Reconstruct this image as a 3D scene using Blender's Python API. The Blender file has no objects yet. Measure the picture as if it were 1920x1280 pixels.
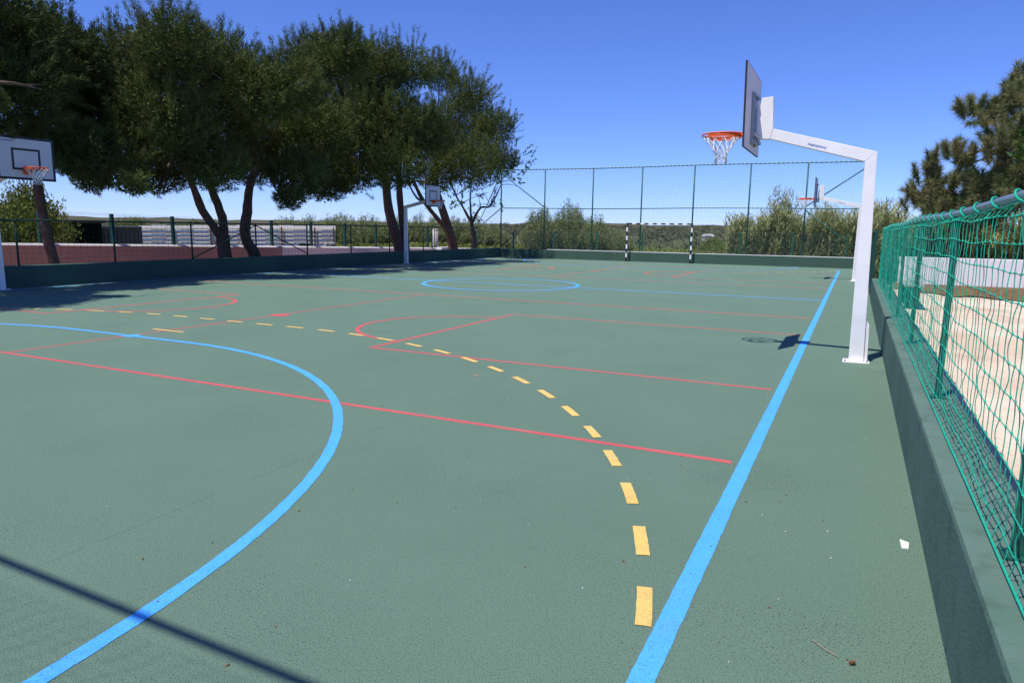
import bpy, math, random
import numpy as np
from mathutils import Matrix, Vector
random.seed(7); RG = np.random.default_rng(11)
SC = bpy.context.scene; COL = SC.collection
# ---------------------------------------------------------------- camera, sky, sun, exposure
cam = bpy.data.cameras.new("camera"); cam.sensor_width = 36; cam.lens = 24.58; cam.clip_start = .05; cam.clip_end = 6000
cam_o = bpy.data.objects.new("camera", cam); COL.objects.link(cam_o)
R_, U_, F_ = Vector((.899, .438, .014)).normalized(), Vector((-.082, .136, .987)), Vector((-.431, .889, -.158)).normalized()
U_ = R_.cross(F_).normalized()
m = Matrix((R_, U_, -F_)).transposed().to_4x4(); m.translation = Vector((9.858, -1.296, 1.679)); cam_o.matrix_world = m
SC.camera = cam_o
SUN = Vector((-.55, -1.32, 3.03)).normalized()
wd = bpy.data.worlds.new("World"); SC.world = wd; wd.use_nodes = True
nt = wd.node_tree; bg = nt.nodes["Background"]
sky = nt.nodes.new("ShaderNodeTexSky"); sky.sky_type = 'NISHITA'; sky.sun_disc = False
sky.sun_elevation = math.asin(SUN.z); sky.sun_rotation = math.atan2(SUN.x, SUN.y)
sky.altitude = 0; sky.air_density = .8; sky.dust_density = 0; sky.ozone_density = 5.0
tint = nt.nodes.new("ShaderNodeMix"); tint.data_type = 'RGBA'; tint.blend_type = 'MULTIPLY'; tint.inputs[0].default_value = 1
nt.links.new(sky.outputs[0], tint.inputs[6]); tint.inputs[7].default_value = (.76, .90, 1.50, 1)      # white balance of the photograph
nt.links.new(tint.outputs[2], bg.inputs[0]); bg.inputs[1].default_value = .112
sl = bpy.data.lights.new("sun", 'SUN'); sl.energy = 5.0; sl.angle = math.radians(.5); sl.color = (1, .955, .9)
so = bpy.data.objects.new("sun", sl); COL.objects.link(so); so.rotation_euler = SUN.to_track_quat('Z', 'Y').to_euler(); so.location = (0, 0, 30)
vs = SC.view_settings; vs.view_transform = 'Standard'; vs.look = 'None'; vs.exposure = .08; vs.gamma = 1
SC.cycles.max_bounces = 6; SC.cycles.transparent_max_bounces = 8

# ---------------------------------------------------------------- materials
def mat(name, rgb, rough=.8, noise=(0, 0), rgb2=None, bump=0, bscale=30, spec=.3, metal=0, trans=0, fine=None, coord='Object'):
    M = bpy.data.materials.new(name); M.use_nodes = True; t = M.node_tree; b = t.nodes["Principled BSDF"]
    b.inputs["Roughness"].default_value = rough; b.inputs["Specular IOR Level"].default_value = spec; b.inputs["Metallic"].default_value = metal
    b.inputs["Base Color"].default_value = (*rgb, 1)
    tc = t.nodes.new("ShaderNodeTexCoord"); src = tc.outputs[coord]
    last = None
    if rgb2 is not None:
        n = t.nodes.new("ShaderNodeTexNoise"); n.inputs["Scale"].default_value = noise[0]; n.inputs["Detail"].default_value = 5
        n.inputs["Roughness"].default_value = .65
        t.links.new(src, n.inputs["Vector"])
        r = t.nodes.new("ShaderNodeValToRGB"); r.color_ramp.elements[0].position = .5 - noise[1]; r.color_ramp.elements[1].position = .5 + noise[1]
        r.color_ramp.elements[0].color = (*rgb, 1); r.color_ramp.elements[1].color = (*rgb2, 1)
        t.links.new(n.outputs["Fac"], r.inputs[0]); last = r.outputs[0]
    if fine is not None:   # fine = (scale, dark multiplier, threshold)
        n = t.nodes.new("ShaderNodeTexNoise"); n.inputs["Scale"].default_value = fine[0]; n.inputs["Detail"].default_value = 3
        t.links.new(src, n.inputs["Vector"])
        r = t.nodes.new("ShaderNodeValToRGB"); r.color_ramp.elements[0].position = fine[2] - .06; r.color_ramp.elements[1].position = fine[2] + .06
        r.color_ramp.elements[0].color = (fine[1],) * 3 + (1,); r.color_ramp.elements[1].color = (1, 1, 1, 1)
        t.links.new(n.outputs["Fac"], r.inputs[0])
        mx = t.nodes.new("ShaderNodeMix"); mx.data_type = 'RGBA'; mx.blend_type = 'MULTIPLY'; mx.inputs[0].default_value = 1
        if last: t.links.new(last, mx.inputs[6])
        else: mx.inputs[6].default_value = (*rgb, 1)
        t.links.new(r.outputs[0], mx.inputs[7]); last = mx.outputs[2]
    if last: t.links.new(last, b.inputs["Base Color"])
    if bump:
        n = t.nodes.new("ShaderNodeTexNoise"); n.inputs["Scale"].default_value = bscale; n.inputs["Detail"].default_value = 4
        t.links.new(src, n.inputs["Vector"]); bp = t.nodes.new("ShaderNodeBump"); bp.inputs["Strength"].default_value = bump; bp.inputs["Distance"].default_value = .01
        t.links.new(n.outputs["Fac"], bp.inputs["Height"]); t.links.new(bp.outputs[0], b.inputs["Normal"])
    if trans:
        out = t.nodes["Material Output"]; tl = t.nodes.new("ShaderNodeBsdfTranslucent"); ms = t.nodes.new("ShaderNodeMixShader"); ms.inputs[0].default_value = trans
        if last: t.links.new(last, tl.inputs[0])
        else: tl.inputs[0].default_value = (*rgb, 1)
        t.links.new(b.outputs[0], ms.inputs[1]); t.links.new(tl.outputs[0], ms.inputs[2]); t.links.new(ms.outputs[0], out.inputs[0])
    return M

def court_mat():
    M = mat("court_coating", (.128, .212, .150), .85, (.55, .25), (.150, .240, .172), .9, 210, .25, fine=(140, .5, .40))
    t = M.node_tree; b = t.nodes["Principled BSDF"]; base = b.inputs["Base Color"].links[0].from_socket
    tc = t.nodes.new("ShaderNodeTexCoord"); sp = t.nodes.new("ShaderNodeSeparateXYZ"); t.links.new(tc.outputs["Object"], sp.inputs[0])
    def math_(op, a, bb=None, c=None):
        n = t.nodes.new("ShaderNodeMath"); n.operation = op
        for i, v in enumerate((a, bb, c)):
            if v is None: continue
            if isinstance(v, (int, float)): n.inputs[i].default_value = v
            else: t.links.new(v, n.inputs[i])
        return n.outputs[0]
    wob = t.nodes.new("ShaderNodeTexNoise"); wob.inputs["Scale"].default_value = 1.3; t.links.new(tc.outputs["Object"], wob.inputs["Vector"])
    brk = t.nodes.new("ShaderNodeTexNoise"); brk.inputs["Scale"].default_value = 3.1; brk.inputs["Detail"].default_value = 6; t.links.new(tc.outputs["Object"], brk.inputs["Vector"])
    fac = None
    for k, x0 in enumerate((6.34, 2.6, -1.3, -4.3)):        # paving joints that run the length of the court
        w = math_('MULTIPLY_ADD', wob.outputs["Fac"], .05, x0 - .025)
        d = math_('ABSOLUTE', math_('SUBTRACT', sp.outputs[0], w))
        l = math_('MULTIPLY', math_('LESS_THAN', d, .0034), math_('GREATER_THAN', brk.outputs["Fac"], .46 + .02 * (k % 3)))
        fac = l if fac is None else math_('MAXIMUM', fac, l)
    fac = math_('MULTIPLY', fac, .42)
    mx = t.nodes.new("ShaderNodeMix"); mx.data_type = 'RGBA'; t.links.new(fac, mx.inputs[0]); t.links.new(base, mx.inputs[6]); mx.inputs[7].default_value = (.045, .07, .06, 1)
    pit = t.nodes.new("ShaderNodeTexNoise"); pit.inputs["Scale"].default_value = 78; pit.inputs["Detail"].default_value = 4; pit.inputs["Roughness"].default_value = .7; t.links.new(tc.outputs["Object"], pit.inputs["Vector"])
    clu = t.nodes.new("ShaderNodeTexNoise"); clu.inputs["Scale"].default_value = .9; clu.inputs["Detail"].default_value = 4; t.links.new(tc.outputs["Object"], clu.inputs["Vector"])
    thr = math_('MULTIPLY_ADD', clu.outputs["Fac"], .31, .215)
    pf = math_('MULTIPLY', math_('LESS_THAN', pit.outputs["Fac"], thr), .62)
    m0 = t.nodes.new("ShaderNodeMix"); m0.data_type = 'RGBA'; t.links.new(pf, m0.inputs[0]); t.links.new(mx.outputs[2], m0.inputs[6]); m0.inputs[7].default_value = (.035, .055, .045, 1); mx = m0
    # pale scuffs and broad mottling
    n = t.nodes.new("ShaderNodeTexNoise"); n.inputs["Scale"].default_value = 2.2; n.inputs["Detail"].default_value = 8; n.inputs["Roughness"].default_value = .75
    mp = t.nodes.new("ShaderNodeMapping"); mp.inputs["Scale"].default_value = (1, .35, 1); t.links.new(tc.outputs["Object"], mp.inputs[0]); t.links.new(mp.outputs[0], n.inputs["Vector"])
    r = t.nodes.new("ShaderNodeValToRGB"); r.color_ramp.elements[0].position = .66; r.color_ramp.elements[1].position = .8; r.color_ramp.elements[1].color = (.35, .35, .35, 1)
    t.links.new(n.outputs["Fac"], r.inputs[0])
    m2 = t.nodes.new("ShaderNodeMix"); m2.data_type = 'RGBA'; t.links.new(r.outputs[0], m2.inputs[0]); t.links.new(mx.outputs[2], m2.inputs[6]); m2.inputs[7].default_value = (.30, .35, .30, 1)
    t.links.new(m2.outputs[2], b.inputs["Base Color"])
    return M
COURT = court_mat()
PAINT = dict(fine=(95, .62, .385), bump=.5, bscale=260, spec=.25)
def worn(M, amt):
    t = M.node_tree; b = t.nodes["Principled BSDF"]; base = b.inputs["Base Color"].links[0].from_socket; tc = t.nodes.new("ShaderNodeTexCoord")
    n = t.nodes.new("ShaderNodeTexNoise"); n.inputs["Scale"].default_value = 1.6; n.inputs["Detail"].default_value = 14; n.inputs["Roughness"].default_value = .82; t.links.new(tc.outputs["Object"], n.inputs["Vector"])
    r = t.nodes.new("ShaderNodeValToRGB"); r.color_ramp.elements[0].position = .52; r.color_ramp.elements[1].position = .74; r.color_ramp.elements[1].color = (amt,) * 3 + (1,); t.links.new(n.outputs["Fac"], r.inputs[0])
    mx = t.nodes.new("ShaderNodeMix"); mx.data_type = 'RGBA'; t.links.new(r.outputs[0], mx.inputs[0]); t.links.new(base, mx.inputs[6]); mx.inputs[7].default_value = (.15, .24, .17, 1); t.links.new(mx.outputs[2], b.inputs["Base Color"]); return M
BLUE = mat("blue_line_paint", (.075, .37, .86), .8, (3, .2), (.09, .42, .92), **PAINT)
RED = mat("red_line_paint", (.56, .085, .095), .8, (3, .2), (.62, .12, .12), **PAINT)
YEL = mat("yellow_line_paint", (.80, .50, .13), .8, (3, .2), (.84, .55, .17), **PAINT)
worn(BLUE, .45); worn(RED, .6); worn(YEL, .5)
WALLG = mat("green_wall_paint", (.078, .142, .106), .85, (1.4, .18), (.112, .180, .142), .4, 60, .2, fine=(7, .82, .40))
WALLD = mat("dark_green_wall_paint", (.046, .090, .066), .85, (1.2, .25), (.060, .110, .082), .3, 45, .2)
WHITEW = mat("white_wash", (.74, .70, .69), .9, (2, .3), (.80, .77, .76), .3, 30, .1)
BOUNCEW = mat("bounce_tinted_wash", (.50, .31, .255), .9, (1.5, .3), (.44, .265, .215), .3, 30, .1)  # white wall in shade; reddish light bounced off the ground is put into the colour
SAND = mat("sand", (.56, .42, .29), .95, (.75, .16), (.76, .61, .47), .9, 35, .05, fine=(60, .78, .42))
SOIL = mat("brown_mulch", (.13, .07, .035), .95, (5, .2), (.23, .14, .07), 1, 30, .05)
WHITE = mat("white_powder_coat", (.80, .77, .75), .4, (2.6, .12), (.87, .85, .84), 0, 30, .45)
ORANGE = mat("orange_rim_paint", (.85, .13, .012), .45, (6, .3), (.78, .11, .012), 0, 30, .45)
CORD = mat("white_cord", (.78, .78, .80), .9, (30, .3), (.66, .66, .68), .4, 200, .1)
BOARD = mat("board_laminate", (.62, .62, .64), .5, (2, .4), (.56, .56, .58), 0, 30, .4)
BLACK = mat("black_paint", (.018, .018, .024), .5, (8, .3), (.03, .03, .035), 0, 30, .4)
GALV = mat("galvanised_steel", (.42, .44, .46), .42, (25, .25), (.30, .32, .34), .1, 40, .5, metal=.85)
RAIL = mat("painted_steel_tube", (.30, .36, .36), .4, (9, .3), (.16, .24, .23), .1, 40, .5, metal=.5)
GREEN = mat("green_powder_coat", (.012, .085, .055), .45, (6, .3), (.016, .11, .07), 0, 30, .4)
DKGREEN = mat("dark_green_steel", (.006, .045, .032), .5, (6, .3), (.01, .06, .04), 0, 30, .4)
NET = mat("teal_net_cord", (.008, .32, .20), .7, (40, .3), (.018, .44, .29), .3, 200, .25)
FNET = mat("green_net_cord", (.05, .17, .15), .8, (20, .3), (.07, .22, .19), 0, 200, .1)
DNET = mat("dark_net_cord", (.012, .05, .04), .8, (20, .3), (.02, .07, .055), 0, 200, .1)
PWIRE = mat("pale_green_wire", (.30, .42, .36), .6, (20, .3), (.20, .32, .26), 0, 200, .2)
BARK = mat("pine_bark", (.085, .055, .042), .95, (9, .2), (.17, .12, .095), 1, 18, .05)
PALEB = mat("dry_branch_bark", (.30, .20, .15), .95, (9, .2), (.42, .31, .25), .6, 30, .05)
PINE = mat("pine_needles", (.048, .076, .015), .7, (1.3, .12), (.122, .146, .034), spec=.25, trans=.18)
PINED = mat("dark_pine_needles", (.035, .060, .014), .7, (1.2, .15), (.085, .115, .026), spec=.2, trans=.15)
LONGN = mat("long_pine_needles", (.125, .175, .06), .6, (1.6, .12), (.28, .245, .11), spec=.3, trans=.2)
LEAF = mat("broad_leaves", (.05, .115, .02), .5, (3, .2), (.085, .16, .03), spec=.4, trans=.3)
OLIVE = mat("olive_shrub_leaves", (.185, .23, .08), .7, (1.2, .2), (.30, .32, .15), spec=.25, trans=.25)
BUSHG = mat("green_shrub_leaves", (.11, .155, .03), .7, (1.0, .2), (.20, .22, .05), spec=.25, trans=.25)
CANE = mat("giant_cane_leaves", (.24, .30, .11), .7, (2.2, .2), (.44, .41, .21), spec=.25, trans=.3)
CANEG = mat("green_cane_leaves", (.10, .17, .05), .7, (2.2, .2), (.17, .21, .08), spec=.25, trans=.3)
SHEET = mat("weathered_white_sheet", (.88, .85, .78), .7, (1.1, .25), (.80, .76, .68), .2, 20, .2)
RUST = mat("rusty_steel", (.16, .07, .045), .8, (5, .3), (.09, .05, .04), .4, 30, .2)
DARKW = mat("dark_shed_cladding", (.022, .02, .018), .9, (4, .3), (.04, .035, .03), .4, 30, .1)
CONC = mat("grey_concrete", (.36, .35, .33), .9, (4, .3), (.28, .27, .25), .5, 40, .1)
PAPER = mat("paper", (.80, .78, .74), .9, (20, .3), (.70, .67, .62), 0, 30, .1)
DRY = mat("dry_leaf", (.13, .06, .03), .9, (20, .3), (.22, .11, .055), 0, 30, .1)
TEXTB = mat("blue_print", (.02, .13, .48), .5, (20, .3), (.02, .12, .44), 0, 30, .3)
GRASSM = mat("wild_grass", (.15, .21, .03), .8, (.35, .2), (.30, .30, .09), spec=.15, trans=.3)
DSCRUB = mat("distant_scrub_leaves", (.065, .085, .040), .8, (.03, .15), (.16, .15, .085), spec=.1)
def terrain_mat():
    M = mat("scrub_land", (.085, .125, .03), .95, (.10, .2), (.15, .15, .055), 1, 3, .05, fine=(1.3, .45, .5))
    t = M.node_tree; b = t.nodes["Principled BSDF"]; base = b.inputs["Base Color"].links[0].from_socket
    tc = t.nodes.new("ShaderNodeTexCoord"); ln = t.nodes.new("ShaderNodeVectorMath"); ln.operation = 'LENGTH'; t.links.new(tc.outputs["Object"], ln.inputs[0])
    mr = t.nodes.new("ShaderNodeMapRange"); mr.inputs["From Min"].default_value = 70; mr.inputs["From Max"].default_value = 260
    t.links.new(ln.outputs["Value"], mr.inputs["Value"])
    n = t.nodes.new("ShaderNodeTexNoise"); n.inputs["Scale"].default_value = .03; n.inputs["Detail"].default_value = 8; n.inputs["Roughness"].default_value = .7
    t.links.new(tc.outputs["Object"], n.inputs["Vector"]); r = t.nodes.new("ShaderNodeValToRGB"); e = r.color_ramp.elements
    e[0].position = .38; e[0].color = (.040, .055, .026, 1); e[1].position = .62; e[1].color = (.15, .125, .085, 1); t.links.new(n.outputs["Fac"], r.inputs[0])
    mx = t.nodes.new("ShaderNodeMix"); mx.data_type = 'RGBA'; t.links.new(mr.outputs[0], mx.inputs[0]); t.links.new(base, mx.inputs[6]); t.links.new(r.outputs[0], mx.inputs[7])
    t.links.new(mx.outputs[2], b.inputs["Base Color"]); return M
LAND = terrain_mat()

# ---------------------------------------------------------------- mesh helpers
class MB:
    def __init__(s): s.v = []; s.f = []
    def box(s, x0, x1, y0, y1, z0, z1):
        i = len(s.v); s.v += [(x, y, z) for z in (z0, z1) for y in (y0, y1) for x in (x0, x1)]
        s.f += [tuple(i + k for k in q) for q in ((0, 2, 3, 1), (4, 5, 7, 6), (0, 1, 5, 4), (2, 6, 7, 3), (0, 4, 6, 2), (1, 3, 7, 5))]; return s
    def hexa(s, P):      # 8 corners: bottom 4, top 4 (both counter-clockwise)
        i = len(s.v); s.v += [tuple(p) for p in P]
        s.f += [tuple(i + k for k in q) for q in ((3, 2, 1, 0), (4, 5, 6, 7), (0, 1, 5, 4), (1, 2, 6, 5), (2, 3, 7, 6), (3, 0, 4, 7))]; return s
    def tube(s, pts, r, n=6, cap=True):
        pts = [Vector(p) for p in pts]; rs = r if isinstance(r, (list, tuple)) else [r] * len(pts)
        i0 = len(s.v); t0 = (pts[1] - pts[0]).normalized(); a = t0.orthogonal().normalized()
        for k, p in enumerate(pts):
            t = (pts[min(k + 1, len(pts) - 1)] - pts[max(k - 1, 0)]).normalized()
            a = (a - t * a.dot(t)).normalized(); b = t.cross(a)
            for j in range(n):
                an = 2 * math.pi * j / n; s.v.append(tuple(p + (a * math.cos(an) + b * math.sin(an)) * rs[k]))
        for k in range(len(pts) - 1):
            for j in range(n):
                j2 = (j + 1) % n; q = i0 + k * n; s.f.append((q + j, q + j2, q + n + j2, q + n + j))
        if cap: s.f.append(tuple(i0 + j for j in reversed(range(n)))); s.f.append(tuple(i0 + (len(pts) - 1) * n + j for j in range(n)))
        return s
    def prism(s, poly, ax, a, b):     # polygon in the two other axes, extruded along ax from a to b
        def P(u, v, w): return {'x': (w, u, v), 'y': (u, w, v), 'z': (u, v, w)}[ax]
        i = len(s.v); n = len(poly); s.v += [P(u, v, a) for u, v in poly] + [P(u, v, b) for u, v in poly]
        s.f.append(tuple(i + k for k in range(n))); s.f.append(tuple(i + n + k for k in reversed(range(n))))
        for k in range(n): k2 = (k + 1) % n; s.f.append((i + k, i + n + k, i + n + k2, i + k2))
        return s
    def build(s, name, m_, parent=None, smooth=False, bevel=0, recalc=False):
        me = bpy.data.meshes.new(name); me.from_pydata(s.v, [], s.f)
        if recalc or bevel:
            import bmesh
            b = bmesh.new(); b.from_mesh(me); bmesh.ops.recalc_face_normals(b, faces=b.faces)
            if bevel: bmesh.ops.bevel(b, geom=[e for e in b.edges if e.calc_face_angle(0) > .5], offset=bevel, segments=2, affect='EDGES', profile=.6)
            b.to_mesh(me); b.free()
        me.materials.append(m_)
        if smooth: me.shade_smooth()
        o = bpy.data.objects.new(name, me); COL.objects.link(o)
        if parent: o.parent = parent
        return o
def tris(name, V, m_, parent=None):          # V: (n,3,3) array of triangles
    n = len(V); me = bpy.data.meshes.new(name); me.vertices.add(n * 3); me.vertices.foreach_set("co", np.ascontiguousarray(V, np.float32).ravel())
    me.loops.add(n * 3); me.loops.foreach_set("vertex_index", np.arange(n * 3, dtype=np.int32))
    me.polygons.add(n); me.polygons.foreach_set("loop_start", np.arange(0, n * 3, 3, dtype=np.int32)); me.polygons.foreach_set("loop_total", np.full(n, 3, np.int32))
    me.update(); me.materials.append(m_); o = bpy.data.objects.new(name, me); COL.objects.link(o)
    if parent: o.parent = parent
    return o
def tag(o, label=None, cat=None, group=None, kind=None):
    for k, v in (("label", label), ("category", cat), ("group", group), ("kind", kind)):
        if v: o[k] = v
    return o
def empty(name, loc, label, cat, group=None):
    o = bpy.data.objects.new(name, None); o.location = loc; o.empty_display_size = .2; COL.objects.link(o); return tag(o, label, cat, group)
def kids(o): return [c for c in bpy.data.objects if c.parent == o]
def copy_tree(o, parent=None):
    c = o.copy(); COL.objects.link(c); c.parent = parent
    for ch in kids(o): copy_tree(ch, c)
    return c
def attach(o, root):      # world-built child goes under root without moving
    o.parent = root; o.matrix_parent_inverse = Matrix.Translation(root.location).inverted() if root.rotation_euler.z == 0 else root.matrix_basis.inverted(); return o
def struct(o): return tag(o, kind="structure")

# ---------------------------------------------------------------- the setting: land, court, sand
def hill(x, y):
    r = math.hypot(x - 9.8, y + 1.3); a = math.atan2(y + 1.3, x - 9.8)
    def ss(a_, b_, t): t = min(max((t - a_) / (b_ - a_), 0), 1); return t * t * (3 - 2 * t)
    z = -.15 - 1.6 * ss(55, 110, r) + 1.3 * ss(110, 160, r)
    z += ss(160, 620, r) * (6.9 + .3 * math.sin(a * 23) + .35 * math.sin(a * 51 + 1) + .3 * math.sin(a * 130))
    z += ss(500, 700, r) * 2.6 * math.exp(-((a - 1.885) / .05) ** 2)
    z += ss(500, 700, r) * 1.8 * math.exp(-((a - 1.78) / .05) ** 2)
    if r > 40: z += .25 * math.sin(x * .21 + y * .13) * math.sin(y * .17 - x * .05)
    return z
def ground():
    V = []; F = []; NA = 360; rad = [0.01] + [1.5 * 1.085 ** k for k in range(94)]
    for r in rad:
        for j in range(NA):
            a = 2 * math.pi * j / NA; x = 9.8 + r * math.cos(a); y = -1.3 + r * math.sin(a); V.append((x, y, hill(x, y)))
    for k in range(len(rad) - 1):
        for j in range(NA): j2 = (j + 1) % NA; F.append((k * NA + j, k * NA + j2, (k + 1) * NA + j2, (k + 1) * NA + j))
    b = MB(); b.v = V; b.f = F; return struct(b.build("ground", LAND, smooth=True))
ground()
MB().box(-9.65, 10.32, -1.95, 37.16, -.12, 0).build("court_surface", COURT)["kind"] = "structure"
b = MB()   # sand yard, gently uneven
nx, ny = 60, 60
for j in range(ny + 1):
    for i in range(nx + 1):
        x = 10.6 + 20 * (i / nx) ** 1.3; y = -4 + 24.3 * j / ny; b.v.append((x, y, .33 + .02 * math.sin(x * 2.3 + y) * math.sin(y * 1.7) + .012 * random.random()))
for j in range(ny):
    for i in range(nx): q = j * (nx + 1) + i; b.f.append((q, q + 1, q + nx + 2, q + nx + 1))
struct(b.build("sand_ground", SAND, smooth=True))
b = MB()   # mulch bed with a ragged front edge along the white wall
N = 90
for k in range(N + 1):
    x = 10.75 + 9 * k / N; y = 18.1 - 2.6 * min(1, max(0, (x - 11.2) / 2.2)) + .35 * math.sin(x * 3.1) + .25 * math.sin(x * 8.3) + .15 * random.random()
    b.v += [(x, y, .358), (x, (y + 20.2) / 2, .43 + .03 * random.random()), (x, 20.2, .40)]
for k in range(N):
    for j in range(2): q = k * 3 + j; b.f.append((q, q + 3, q + 4, q + 1))
struct(b.build("mulch_soil", SOIL, smooth=True))
MB().box(-15.0, -9.9, -6, 48, -.3, -.02).build("dirt_path", mat("reddish_dirt", (.36, .20, .14), .95, (.8, .3), (.28, .16, .11), .6, 30, .05))["kind"] = "structure"

# ---------------------------------------------------------------- court markings
def strip(b, pts, w, z, closed=False):
    P = [Vector((p[0], p[1])) for p in pts]; n = len(P); i0 = len(b.v)
    for k in range(n):
        a = P[(k - 1) % n] if (closed or k > 0) else P[k]; c = P[(k + 1) % n] if (closed or k < n - 1) else P[k]
        t = (c - a).normalized(); nn = Vector((-t.y, t.x)) * w / 2
        j = [random.uniform(-1, 1) * (.001 if b is yel else .0024) for _ in range(2)]
        b.v += [(P[k].x + nn.x + j[0], P[k].y + nn.y + j[0], z), (P[k].x - nn.x + j[1], P[k].y - nn.y + j[1], z)]
    for k in range(n if closed else n - 1):
        k2 = (k + 1) % n; b.f.append((i0 + 2 * k, i0 + 2 * k + 1, i0 + 2 * k2 + 1, i0 + 2 * k2))
def seg(a, c, step=.04):
    n = max(2, int(math.hypot(a[0] - c[0], a[1] - c[1]) / step)); n = min(n, 700)
    return [(a[0] + (c[0] - a[0]) * k / n, a[1] + (c[1] - a[1]) * k / n) for k in range(n + 1)]
def arc(cx, cy, r, a0, a1, n=160): return [(cx + r * math.cos(math.radians(a0 + (a1 - a0) * k / n)), cy + r * math.sin(math.radians(a0 + (a1 - a0) * k / n))) for k in range(n + 1)]
XS, L = 9.262, 36.87
MID = 18.185
red, blue, yel = MB(), MB(), MB(); Z1, Z2, Z3 = .0012, .0026, .004
strip(blue, seg((XS, -1.2), (XS, 35.2)), .1, Z2); strip(blue, seg((-XS, -1.2), (-XS, 35.2)), .1, Z2)
strip(blue, seg((-9.21, MID), (9.21, MID)), .095, Z2 - .0004)
strip(blue, arc(0, MID, 2.405, 0, 360)[:-1], .115, Z2 + .0004, True)
def d_line(hw, r, y0, s):     # goal-area line: quarter circles joined by a straight piece
    right = arc(hw, y0, r, 0, 90); left = [(-x, y) for x, y in reversed(right)]
    pts = right + seg(right[-1], left[0])[1:-1] + left
    return pts if s > 0 else [(x, 2 * MID - y) for x, y in pts]
for s in (1, -1):
    strip(blue, d_line(1.17, 6.11, -.47, s), .085, Z2)
    for pts, w in ((d_line(1.42, 7.956, -.343, s), .072),):
        acc = 0; cur = []; on = True; dash, gap = .385, .312
        pts = [p for p in pts if abs(p[0]) < 9.2]; start = 2.0
        dense = []
        for a, c in zip(pts, pts[1:]): dense += seg(a, c, .02)[:-1]
        tot = 0; prev = dense[0]; S0 = 7.956 * math.atan2(dense[0][1] + .343, dense[0][0] - 1.42) if s > 0 else 1.6
        for p in dense:
            tot += math.hypot(p[0] - prev[0], p[1] - prev[1]); prev = p
            base = tot - (1.99 - dash / 2 - S0) + 10 * (dash + gap)
            ph = base % (dash + gap)
            if ph < dash: cur.append(p)
            elif cur:
                if len(cur) > 4: strip(yel, cur, w, Z3)
                cur = []
    y7 = 6.284 if s > 0 else 2 * MID - 6.284
    strip(yel, seg((-.31, y7), (.40, y7)), .06, Z3)
    y6 = 5.655 if s > 0 else 2 * MID - 5.655
    blue.box(-.055, .145, y6 - .11, y6 + .11, Z2 - .002, Z2 + .0007)
for YC in (8.9, 27.25):       # two small basketball courts laid across
    ya, yb = (3.9, 13.86) if YC < 10 else (22.45, 32.4)
    k0, k1 = (6.63, 11.24) if YC < 10 else (24.95, 29.5)
    xe = 9.165
    W = .062 if YC < 10 else .085; strip(red, seg((-xe, ya), (xe, ya)), W, Z1); strip(red, seg((-xe, yb), (xe, yb)), max(W, .075), Z1)
    strip(red, seg((0, ya), (0, yb)), .05, Z1 + .0004)
    for sx in (1, -1):
        xf = 3.80 if sx > 0 else -3.73
        strip(red, seg((xf, k0 - .02), (xf, k1 + .02)), W + .008, Z1 + .0004)
        strip(red, seg((xf, k0), (sx * 9.165, k0)), W, Z1); strip(red, seg((xf, k1), (sx * 9.165, k1)), W, Z1)
        c = (k0 + k1) / 2; rr = 1.62
        strip(red, arc(xf, c, rr, 90, 270) if sx > 0 else arc(xf, c, rr, -90, 90), W + .012, Z1 + .0008)
    i = len(red.v); red.v += [(.06 + .19 * math.cos(a), YC - .18 + .17 * math.sin(a), Z1 + .001) for a in [k * math.pi / 16 for k in range(32)]]; red.f.append(tuple(range(i, i + 32)))
struct(red.build("red_court_markings", RED)); struct(blue.build("blue_court_markings", BLUE)); struct(yel.build("yellow_court_markings", YEL))

# ---------------------------------------------------------------- low walls round the court
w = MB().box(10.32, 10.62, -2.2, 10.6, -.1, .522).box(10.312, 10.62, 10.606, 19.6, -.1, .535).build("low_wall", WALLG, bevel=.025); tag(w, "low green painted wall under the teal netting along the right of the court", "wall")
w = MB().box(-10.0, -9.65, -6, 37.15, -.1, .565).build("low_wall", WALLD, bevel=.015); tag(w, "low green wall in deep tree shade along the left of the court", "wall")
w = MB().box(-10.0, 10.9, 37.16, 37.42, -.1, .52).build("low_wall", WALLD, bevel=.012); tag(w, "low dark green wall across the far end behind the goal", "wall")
cp = MB().box(-6.6, 10.9, 37.19, 37.44, .521, .545).build("coping", WHITEW); cp.parent = w
# ---------------------------------------------------------------- right side netting
fence_r = empty("net_fence", (10.45, 8.5, .525), "teal rope netting hung from a steel tube rail on green posts along the right", "net fence")
FR = []
posts_y = [-1.2, 1.68, 4.5, 7.35, 10.1, 12.9, 15.7, 18.6]
for y in posts_y:
    FR.append(MB().box(10.46, 10.50, y - .021, y + .021, .525, 1.825).box(10.43, 10.53, y - .05, y + .05, .525, .533).build("post", GREEN))
FR.append(MB().tube([(10.48, y, 1.840 + .012 * math.sin(y)) for y in np.linspace(-1.3, 18.65, 40)], .025, 14).build("rail", RAIL, smooth=True))
b = MB(); pts = []
n = 34 * 20
for k in range(n + 1):
    y = -1.3 + 19.9 * k / n; a = -2 * math.pi * (y + .28) / .58; pts.append((10.48 + .034 * math.cos(a), y, 1.840 + .012 * math.sin(y) + .034 * math.sin(a)))
b.tube(pts, .0055, 6)
FR.append(b.build("lashing_rope", NET, smooth=True))
rn = random.Random(3)
ys = np.arange(-1.28, 18.6, .118); zs = list(np.arange(.60, 1.78, .118)); NR = len(zs)
sag = lambda y, z: -.022 * abs(math.sin((y - 1.68) * math.pi / 2.82)) + .006 * math.sin(y * 5.1)
def bulge(y, z): return 10.436 + .008 * math.sin(y * 2.1 + z * 2) + .005 * math.sin(y * 5.7 - z * 3)
node = {}
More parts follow.
